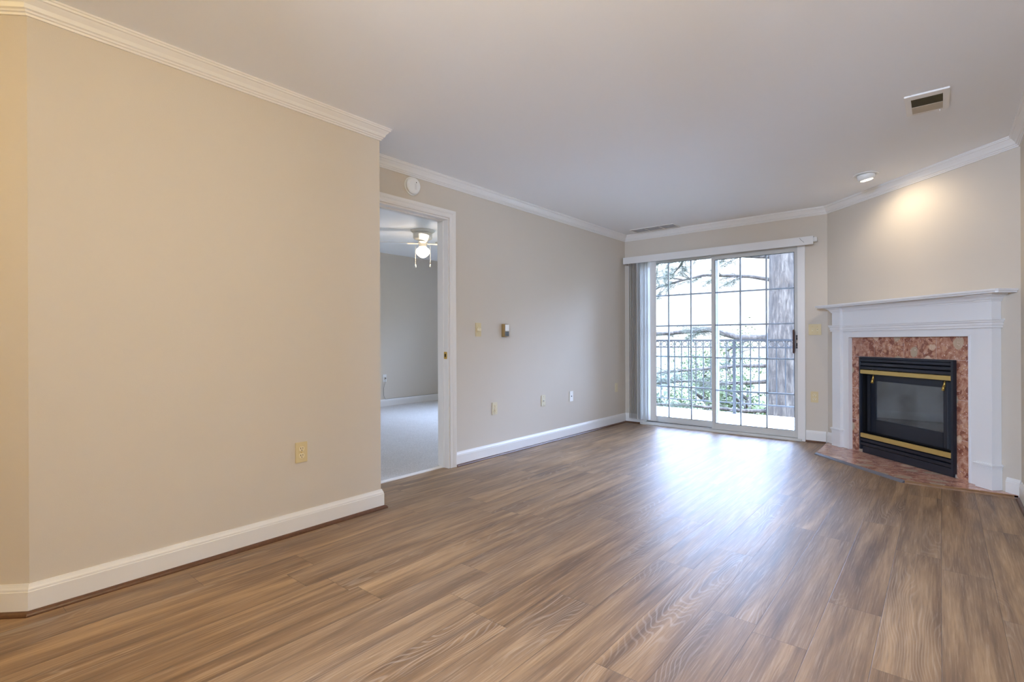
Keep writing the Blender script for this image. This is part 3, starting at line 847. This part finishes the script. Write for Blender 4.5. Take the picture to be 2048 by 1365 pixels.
# slab in fireplace coordinates so that joints run parallel to the wall
loc = ROOT_LOC[t.name]
def toF(p):
    dx, dy = p[0] - CX, p[1] - L
    return ((dx - dy) * c45, (-dx - dy) * c45)
hull = [FP(0.02, 0.002)[:2], (-.893, L - .035), (-.893, 5.500), (-.208, 4.817), (XR - .017, 4.817), FP(1.83, .002)[:2]]
mb = MB(); mb.prism(hull, .0, .0165); part(mb, 'grout', 'grout', t)
# tile pieces: clip strips against the hull
def clip(poly, nx_, ny_, d):
    out = []
    for i in range(len(poly)):
        a, b = poly[i], poly[(i + 1) % len(poly)]
        da, db = a[0] * nx_ + a[1] * ny_ - d, b[0] * nx_ + b[1] * ny_ - d
        if da <= 0: out.append(a)
        if da * db < 0:
            f = da / (da - db); out.append((a[0] + (b[0] - a[0]) * f, a[1] + (b[1] - a[1]) * f))
    return out
hf = [toF(p) for p in hull]
mb = MB(TF)
for n0, n1, offs in ((.003, .150, 0.0), (.150, .60, .0)):
    s = -1.2 + offs
    while s < 3.2:
        q = clip(clip(clip(clip(hf, 0, -1, -(n0 + g)), 0, 1, n1 - g), -1, 0, -(s + g)), 1, 0, s + .305 - g)
        if len(q) >= 3:
            mb.prism(q, .004, HT - .0012)
        s += .305
part(mb, 'hearth_tile', 'hearth', t)
def strip(a, b, w, z1, m, name):
    a, b = Vector(a), Vector(b); d = (b - a).normalized(); n = Vector((d.y, -d.x)) * w
    mb = MB(); 
    poly = [(a.x, a.y), (b.x, b.y), (b.x + n.x, b.y + n.y), (a.x + n.x, a.y + n.y)]
    lo = [mb.v((*p, 0.0)) for p in poly]; hi = [mb.v((poly[0][0], poly[0][1], z1)), mb.v((poly[1][0], poly[1][1], z1)),
          mb.v((poly[2][0] - n.x * .2, poly[2][1] - n.y * .2, z1 * .45)), mb.v((poly[3][0] - n.x * .2, poly[3][1] - n.y * .2, z1 * .45))]
    mb.bm.faces.new(lo[::-1]); mb.bm.faces.new(hi)
    for i in range(4): mb.bm.faces.new((lo[i], lo[(i + 1) % 4], hi[(i + 1) % 4], hi[i]))
    o = part(mb, name, m, t); return o
o = strip((-.894, 5.495), (-.894, L - .036), -.014, .0192, 'grey_edge', 'edge_strip')
o = strip((-.2075, 4.8165), (-.8935, 5.5005), -.022, .0192, 'grey_edge', 'edge_strip')
mid = FP(1.12, .46)
o = strip((XR - .036, 4.8165), (-.2075, 4.8165), -.020, .0192, 'wood_edge', 'edge_strip'); o['label'] = 'brown wooden edge strip'

# gas insert
t = thing('gas_fireplace_insert', 'black gas fireplace insert with two brass bars and glass front', 'fireplace', FP(.94, .0, .05))
n0 = .020
mb = MB(TF)
mb.box((.466, n0 - .002, .050), (.486, .040, .912), .002); mb.box((1.388, n0 - .002, .050), (1.410, .048, .912), .002); mb.box((.486, n0 - .002, .895), (1.388, .040, .912), .002)
part(mb, 'frame', 'firebox', t)
for k, (z0_, z1_) in enumerate(((.868, .893), (.832, .860), (.797, .824))):
    mb = MB(TF); mb.prism([(.010, z0_ + .004), (.036, z0_), (.038, z0_ + .003), (.038, z1_ - .004), (.030, z1_), (.010, z1_ + .002)], .486, 1.388, 'yz'); part(mb, 'louver', 'firebox', t)
for z0_, z1_ in ((.128, .156), (.092, .120)):
    mb = MB(TF); mb.prism([(.010, z0_ + .004), (.036, z0_), (.038, z0_ + .003), (.038, z1_ - .004), (.030, z1_), (.010, z1_ + .002)], .486, 1.388, 'yz'); part(mb, 'louver', 'firebox', t)
mb = MB(TF); mb.box((.490, .012, HT + .001), (1.388, .024, .084)); part(mb, 'toe_panel', 'firebox', t)
for z0_, z1_ in ((.755, .790), (.164, .203)):
    mb = MB(TF); mb.box((.486, .020, z0_), (1.388, .044, z1_), .003); part(mb, 'brass_bar', 'gold', t)
# casing inside the wall opening
mb = MB(TF)
mb.box((.478, -.40, .052), (.490, .019, .903)); mb.box((1.386, -.40, .052), (1.398, .019, .903))
mb.box((.490, -.40, .052), (1.386, .009, .060)); mb.box((.490, -.40, .895), (1.386, .009, .903))
mb.box((.490, -.41, .052), (1.386, -.40, .903))
part(mb, 'firebox_shell', 'black', t)
# glass door frame, set back
gn = -.045
G0, G1, GZ0, GZ1 = .575, 1.245, .335, .690
mb = MB(TF)
mb.box((.520, gn - .012, .215), (G0, gn + .010, .745), .002); mb.box((G1, gn - .012, .215), (1.285, gn + .010, .745), .002)
mb.box((G0, gn - .012, .215), (G1, gn + .010, GZ0), .002); mb.box((G0, gn - .012, GZ1), (G1, gn + .010, .745), .002)
gf = part(mb, 'glass_frame', 'firebox', t)
mb = MB(TF); mb.box((G0, gn - .003, GZ0), (G1, gn + .001, GZ1)); part(mb, 'glass', 'fireglass', gf)
mb = MB(TF)
mb.box((.491, gn - .10, .745), (1.385, gn + .004, .765)); part(mb, 'shelf_plate', 'black', t)
mb = MB(TF); mb.box((.491, gn - .10, .195), (1.385, gn + .004, .214)); part(mb, 'shelf_plate', 'black', t)
# spark mesh curtains gathered at both sides
for a, b in ((.493, .520), (1.287, 1.384)):
    mb = MB(TF); pts = []; n = 16
    for k in range(n + 1):
        f = k / n; pts.append((a + (b - a) * f, -.030 + .010 * math.sin(f * 22) + (.0 if a < 1 else .030 * f)))
    poly = pts + [(x, y - .003) for x, y in reversed(pts)]
    mb.prism(poly, .215, .745); part(mb, 'spark_curtain', 'mesh', t)
for s in (.600, 1.300):
    mb = MB(TF); mb.tube([(s, .005, .745), (s, .008, .725), (s - .004, .010, .70)], [.005, .007, .010], 8); mb.tube([(s - .004, .010, .705), (s - .010, .012, .672)], [.009, .011], 8)
    part(mb, 'pull_handle', 'brass', t)
# firebox lining, ember bed, logs and grate behind the glass
mb = MB(TF); mb.box((.500, -.37, .25), (1.376, -.362, .80)); mb.box((.495, -.362, .25), (.503, -.07, .80)); mb.box((1.370, -.362, .25), (1.378, -.07, .80)); mb.box((.503, -.362, .25), (1.370, -.07, .30))
part(mb, 'lining', 'firedark', t)
mb = MB(TF); seg_ = 18
gr = [[mb.v((.56 + .72 * i / seg_, -.34 + .25 * j / 8, .301 + .03 * math.sin(math.pi * j / 8) * (1 + .3 * math.sin(i * 2.1 + j)) * math.sin(math.pi * i / seg_))) for j in range(9)] for i in range(seg_ + 1)]
for i in range(seg_):
    for j in range(8): mb.bm.faces.new((gr[i][j], gr[i + 1][j], gr[i + 1][j + 1], gr[i][j + 1])).smooth = True
part(mb, 'ember_bed', 'ember', t)
for (a, b, r) in (((.60, -.30, .40), (1.26, -.27, .42), .050), ((.66, -.20, .375), (1.20, -.18, .372), .038), ((.74, -.27, .47), (1.10, -.20, .49), .036), ((.95, -.30, .48), (1.22, -.20, .45), .030)):
    mb = MB(TF); a, b = Vector(a), Vector(b)
    pts = [a.lerp(b, k / 8) + Vector((0, 0, .010 * math.sin(k * 1.7))) for k in range(9)]
    mb.tube(pts, [r * (1 + .10 * math.sin(k * 2.3)) for k in range(9)], 12); part(mb, 'log', 'log', t)
for s in (.80, .93, 1.06):
    mb = MB(TF); mb.tube([(s, -.28, .335), (s, -.125, .335), (s + .004, -.118, .37), (s - .006, -.120, .415)], .007, 8); part(mb, 'grate_bar', 'grate', t)
mb = MB(TF); mb.tube([(.76, -.125, .335), (1.10, -.125, .335)], .006, 8); part(mb, 'grate_bar', 'grate', t)

# ------------------------------------------------------------------ electrical plates
def plate_frame(origin, u, out):
    """matrix: local x along the wall, y out of the wall, z up"""
    u, out = Vector(u), Vector(out)
    return Matrix(((u.x, out.x, 0, origin[0]), (u.y, out.y, 0, origin[1]), (u.z, out.z, 1, origin[2]), (0, 0, 0, 1)))
def outlet(label, origin, u, out, m='almond', m2='ivory', group=None):
    T = plate_frame(origin, u, out)
    t = thing('wall_outlet', label, 'outlet', origin, group)
    mb = MB(T); mb.box((-.035, .0005, -.057), (.035, .006, .057), .0018); part(mb, 'plate', m, t)
    for z in (.0195, -.0195):
        mb = MB(T)
        poly = [(.0165 * math.cos(a), max(-.0135, min(.0135, .0165 * math.sin(a)))) for a in [2 * math.pi * k / 24 for k in range(24)]]
        poly = [(x, z + q) for x, q in poly]; mb.prism(poly, .005, .0085, 'xz')
        p = part(mb, 'receptacle', m2, t)
        mb = MB(T); mb.box((-.0075, .0082, z - .001), (-.0050, .0092, z + .008)); mb.box((.0050, .0082, z + .000), (.0075, .0092, z + .0075))
        mb.lathe([(.0026, .0082), (.0026, .0092)], 10, (0, 0, z - .0075), 'y'); part(mb, 'slots', 'slot', p)
    mb = MB(T); mb.lathe([(.003, .0055), (.0025, .0072)], 10, (0, 0, 0), 'y'); part(mb, 'screw', 'brass', t)
UA, OA = (0, 1, 0), (1, 0, 0)
UW, OW = (1, 0, 0), (0, -1, 0)
outlet('almond duplex outlet low on the near tan left wall', (XA, 1.459, .450), UA, OA)
outlet('almond duplex outlet low on the wall just right of the bedroom doorway', (XB, 3.557, .445), UA, OA, 'almond2')
outlet('almond outlet at the far corner beside the vertical blind', (XB, 5.885, .470), UA, OA, 'almond2')
outlet('almond outlet low between the patio door and the mantel', (-1.011, L, .473), UW, OW)
# coax plate
o0 = (XB, 4.316, .447); T = plate_frame(o0, UA, OA)
t = thing('coax_plate', 'beige cable plate with one jack, left of the white plate', 'wall plate', o0)
part(MB(T).box((-.035, .0005, -.057), (.035, .006, .057), .0018), 'plate', 'almond2', t)
part(MB(T).lathe([(.0055, .005), (.0055, .010), (.0035, .011), (.0035, .017)], 12, (0, 0, 0), 'y'), 'jack', 'steel', t)
mb = MB(T)
for z in (.042, -.042): mb.lathe([(.003, .0055), (.002, .0072)], 8, (0, 0, z), 'y')
part(mb, 'screw', 'slot', t)
o0 = (XB, 4.845, .448); T = plate_frame(o0, UA, OA)
t = thing('phone_plate', 'white phone jack plate low on the wall nearer the patio door', 'wall plate', o0)
part(MB(T).box((-.035, .0005, -.057), (.035, .006, .057), .0018), 'plate', 'white', t)
part(MB(T).box((-.007, .0055, -.006), (.007, .0075, .006)), 'jack', 'slot', t)
# dimmer
o0 = (XB, 3.340, 1.173); T = plate_frame(o0, UA, OA)
t = thing('dimmer_switch', 'almond wall plate with a round dimmer knob beside the doorway', 'switch', o0)
part(MB(T).box((-.036, .0005, -.061), (.036, .006, .061), .0018), 'plate', 'almond', t)
part(MB(T).lathe([(.019, .005), (.019, .010), (.016, .012), (.015, .026), (.013, .029)], 24, (0, 0, 0), 'y'), 'knob', 'ivory', t)
mb = MB(T)
for z in (.036, -.036): mb.lathe([(.003, .0055), (.002, .0072)], 8, (0, 0, z), 'y')
part(mb, 'screw', 'brass', t)
# thermostat
o0 = (XB, 3.695, 1.170); T = plate_frame(o0, UA, OA)
t = thing('thermostat', 'small gold and white thermostat on the wall right of the dimmer', 'thermostat', o0)
part(MB(T).box((-.036, .0005, -.062), (.036, .008, .062), .002), 'backplate', 'thermo', t)
b_ = part(MB(T).box((-.033, .008, -.058), (.033, .034, .060), .003), 'housing', 'thermo', t)
part(MB(T).box((-.022, .034, -.006), (.033, .038, .056), .002), 'cover', 'white', t)
mb = MB(T); mb.box((-.022, .034, -.054), (.033, .037, -.010), .0015); part(mb, 'display', 'lcd', t)
mb = MB(T)
for z in (-.022, -.040): mb.box((-.014, .0368, z - .004), (.025, .0378, z + .003))
part(mb, 'button', 'black', t)
# double switch
o0 = (-1.005, L, 1.176); T = plate_frame(o0, UW, OW)
t = thing('double_light_switch', 'almond plate with two toggle switches between patio door and mantel', 'switch', o0)
part(MB(T).box((-.058, .0005, -.057), (.058, .006, .057), .0018), 'plate', 'almond', t)
for x in (-.023, .023):
    part(MB(T).box((x - .005, .0055, -.012), (x + .005, .0070, .012)), 'toggle_slot', 'ivory', t)
    part(MB(T).prism([(.006, -.004), (.017, .004), (.018, .009), (.014, .010), (.006, .004)], x - .0038, x + .0038, 'yz'), 'toggle', 'ivory', t)
mb = MB(T)
for x in (-.023, .023):
    for z in (.030, -.030): mb.lathe([(.003, .0055), (.002, .0072)], 8, (x, 0, z), 'y')
part(mb, 'screw', 'brass', t)
# bedroom outlet with plugged charger and cable along the baseboard
o0 = (BX, 5.125, .468); T = plate_frame(o0, UA, OA)
t = thing('cable_plate', 'white plate with a cable on the far bedroom wall', 'wall plate', o0)
part(MB(T).box((-.036, .0005, -.060), (.036, .006, .060), .0018), 'plate', 'white', t)
part(MB(T).box((-.012, .006, -.020), (.014, .030, .014), .003), 'plug', 'white', t)
part(MB(T).box((-.006, .030, -.010), (.009, .032, .008)), 'plug_face', 'slot', t)
mb = MB()
mb.tube([(BX + .024, 5.125, .450), (BX + .028, 5.120, .40), (BX + .010, 5.10, .30), (BX + .010, 5.105, .18), (BX + .012, 5.13, .126), (BX + .008, 5.3, .1245), (BX + .008, 6.0, .1245), (BX + .008, 6.9, .1245)], .003, 6)
part(mb, 'cable', 'cable', t)

# ------------------------------------------------------------------ smoke detector
o0 = (XB, 2.590, 2.286)
t = thing('smoke_detector', 'round white smoke detector on the wall above the bedroom doorway', 'smoke detector', o0)
T = Matrix.Translation(o0)
part(MB(T).lathe([(.068, .0005), (.072, .004), (.072, .010), (.066, .012)], 40, axis='x'), 'base_ring', 'white', t)
part(MB(T).lathe([(.058, .012), (.058, .016)], 40, axis='x'), 'vent_gap', 'slot', t)
part(MB(T).lathe([(.064, .016), (.065, .030), (.060, .038), (.050, .041)], 40, axis='x'), 'cover', 'white', t)
part(MB(T).box((.0405, .002, -.030), (.0425, .020, .016), .001), 'test_button', 'valance', t)
part(MB(T).box((.0408, .014, .022), (.0420, .020, .030)), 'indicator', 'slot', t)

# ------------------------------------------------------------------ ceiling fittings
t = thing('ceiling_vent', 'white ceiling air vent with tan louvres above the fireplace side', 'vent', (-.055, 3.81, H))
mb = MB()
x0, x1, y0_, y1_ = -.155, .043, 3.645, 3.962
ix0, ix1, iy0, iy1 = -.126, .014, 3.705, 3.935
zf = H - .010
mb.box((x0, y0_, zf), (ix0, y1_, H - .0005), .002); mb.box((ix1, y0_, zf), (x1, y1_, H - .0005), .002)
mb.box((ix0, y0_, zf), (ix1, iy0, H - .0005), .002); mb.box((ix0, iy1, zf), (ix1, y1_, H - .0005), .002)
mb.box((ix0, 3.828, zf + .001), (ix1, 3.836, H - .0005))
part(mb, 'frame', 'trim', t)
part(MB().box((ix0, iy0, H - .0025), (ix1, iy1, H - .0005)), 'backing', 'ventback', t)
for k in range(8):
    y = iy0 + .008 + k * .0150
    part(MB().prism([(y, H - .0105), (y + .0015, H - .0105), (y + .010, H - .003), (y + .0085, H - .003)], ix0, ix1, 'yz'), 'louver', 'ventshade', t)
for k in range(7):
    y = 3.842 + k * .0132
    part(MB().prism([(y + .010, H - .0105), (y + .0115, H - .0105), (y + .003, H - .003), (y + .0015, H - .003)], ix0, ix1, 'yz'), 'louver', 'duct', t)
mb = MB(); mb.tube([(.0, 3.945, H - .012), (.0, 3.955, H - .022)], .0025, 6); part(mb, 'lever', 'trim', t)

t = thing('ceiling_vent', 'long three-section ceiling register by the patio door corner', 'vent', (-2.67, 5.93, H))
mb = MB(); x0, x1, y0_, y1_ = -2.955, -2.395, 5.815, 6.035
zf = H - .008
mb.box((x0, y0_, zf), (x1, y0_ + .022, H - .0005), .002); mb.box((x0, y1_ - .022, zf), (x1, y1_, H - .0005), .002)
for k in range(4):
    x = x0 + (x1 - x0 - .016) * k / 3; mb.box((x, y0_ + .022, zf), (x + .016, y1_ - .022, H - .0005), .001)
part(mb, 'frame', 'trim', t)
for k in range(9):
    y = y0_ + .028 + k * .0185
    part(MB().prism([(y, H - .0075), (y + .002, H - .0075), (y + .014, H - .002), (y + .012, H - .002)], x0 + .016, x1 - .016, 'yz'), 'louver', 'ventgrey', t)

# eyeball downlight aimed at the fireplace wall
lx, ly = -.472, 5.150
t = thing('recessed_spotlight', 'lit white eyeball spotlight in the ceiling above the mantel', 'ceiling light', (lx, ly, H))
part(MB().lathe([(.090, H - .0005), (.088, H - .006), (.070, H - .008), (.068, H - .002)], 40, (lx, ly, 0)), 'trim_ring', 'white', t)
aim = (Vector(FP(1.06, 0, 1.35)) - Vector((lx, ly, H - .03))).normalized()
tilt = Vector((aim.x * .55, aim.y * .55, -1)).normalized()
zq = (-tilt).to_track_quat('Z', 'Y').to_matrix().to_4x4()
TE = Matrix.Translation((lx, ly, H - .008)) @ zq
part(MB(TE).lathe([(.062, .010), (.066, -.004), (.064, -.020), (.056, -.034), (.050, -.040), (.044, -.040), (.043, -.034)], 40), 'eyeball', 'white', t)
part(MB(TE).lathe([(.0425, -.033), (.0425, -.0408), (.038, -.0425)], 32), 'lens', 'lens', t)
sp = light('spot_beam', 'SPOT', tuple(TE @ Vector((0, 0, -.050))), E_SPOT, (1.0, 0.82, 0.60), .03, spot=(R(156), 0.7))
sp.rotation_euler = aim.to_track_quat('-Z', 'Y').to_euler()

# ------------------------------------------------------------------ bedroom ceiling fan
fx, fy, fz = -5.20, 4.42, BH
t = thing('ceiling_fan', 'white ceiling fan with a lit globe and two pull chains in the bedroom', 'ceiling fan', (fx, fy, fz))
T = Matrix.Translation((fx, fy, fz))
part(MB(T).lathe([(.155, -.0005), (.155, -.012), (.135, -.028), (.118, -.034)], 40), 'canopy', 'fan', t)
part(MB(T).lathe([(.110, -.034), (.122, -.040), (.124, -.095), (.116, -.112), (.090, -.125), (.060, -.128)], 40), 'motor_housing', 'fan', t)
part(MB(T).lathe([(.052, -.128), (.060, -.134), (.060, -.160), (.048, -.168), (.046, -.200), (.052, -.214)], 28), 'light_socket', 'fan', t)
for k in range(4):
    az = R(141.0 + 90 * k)          # one blade pair lies across the view, one along it
    Tb = T @ Matrix.Rotation(az, 4, 'Z')
    mb = MB(Tb); mb.prism([(-.0001 + .055, -.035), (.10, -.030), (.17, -.050), (.20, -.045), (.20, .045), (.17, .050), (.10, .030), (.055, .035)], -.176, -.170)
    br = part(mb, 'blade_bracket', 'fan', t)
    Tc = Tb @ Matrix.Translation((.36, 0, -.164)) @ Matrix.Rotation(R(-11), 4, 'X')
    mb = MB(Tc); n = 10; pts = []
    for q in range(n + 1):
        f = q / n; x = -.20 + .46 * f; w = .050 + .016 * f if f < .86 else .0638 * math.sqrt(max(0.02, 1 - ((f - .86) / .16) ** 2))
        pts.append((x, w))
    poly = pts + [(x, -w) for x, w in reversed(pts)]
    mb.prism(poly, -.003, .003); part(mb, 'blade', 'fan', t)
part(MB(T).lathe([(.046, -.214), (.050, -.222), (.078, -.240), (.092, -.268), (.090, -.292), (.070, -.320), (.040, -.345), (.012, -.356)], 32), 'globe', 'bulb', t)
rv = Vector((math.cos(R(39.8)), math.sin(R(39.8)), 0))
for sg in (-1, 1):
    a = rv * (.098 * sg)
    mb = MB(T); mb.tube([(rv.x * .055 * sg, rv.y * .055 * sg, -.165), (a.x, a.y, -.20), (a.x, a.y, -.44)], .0022, 6)
    p = part(mb, 'pull_chain', 'fan', t)
    mb = MB(T); mb.lathe([(.003, -.44), (.009, -.455), (.010, -.475), (.004, -.482)], 12, (a.x, a.y, 0)); part(mb, 'pull', 'fan', p)
light('fan_bulb', 'POINT', (fx, fy, fz - .40), 5, (1.0, 0.80, 0.58), .06)

# ------------------------------------------------------------------ lamps of the dining side and hall, plus an added cool fill (behind the camera)
def dome_lamp(name, label, x, y, energy, r=.17, drop=0.0):
    t = thing(name, label, 'ceiling light', (x, y, H))
    T = Matrix.Translation((x, y, H))
    part(MB(T).lathe([(.07, -.0005), (.07, -.02), (.03, -.03)], 32), 'canopy', 'brass', t)
    if drop:
        part(MB(T).lathe([(.008, -.03), (.008, -drop)], 12), 'stem', 'brass', t)
    part(MB(T).lathe([(.02, -drop - .031), (r * .8, -drop - .06), (r, -drop - .10), (r * .8, -drop - .16), (r * .3, -drop - .19)], 32), 'lamp_shade', 'shade', t)
    light('lamp_glow', 'POINT', (x, y, H - drop - .24), energy, WARM, .10)
dome_lamp('hanging_lamp', 'warm glass pendant over the dining side behind the camera', -.62, .55, E_DINE, .15, .10)
dome_lamp('hall_lamp', 'warm dome lamp on the hallway ceiling', -2.45, -1.25, E_HALL)
t = thing('added_fill_light', 'added cool light box behind the camera to brighten the mantel', 'ceiling light', (-.28, -1.7, H))
part(MB().box((-.58, -2.3, H - .09), (.02, -1.1, H - .0005), .01), 'fill_box', 'coolpanel', t)
light('added_fill_beam', 'AREA', (-.28, -1.7, H - .26), E_FILL, (0.46, 0.65, 1.0), (.5, .3), (R(74), 0, R(-2)))  # added cool fill aimed at the mantel, no known lamp here
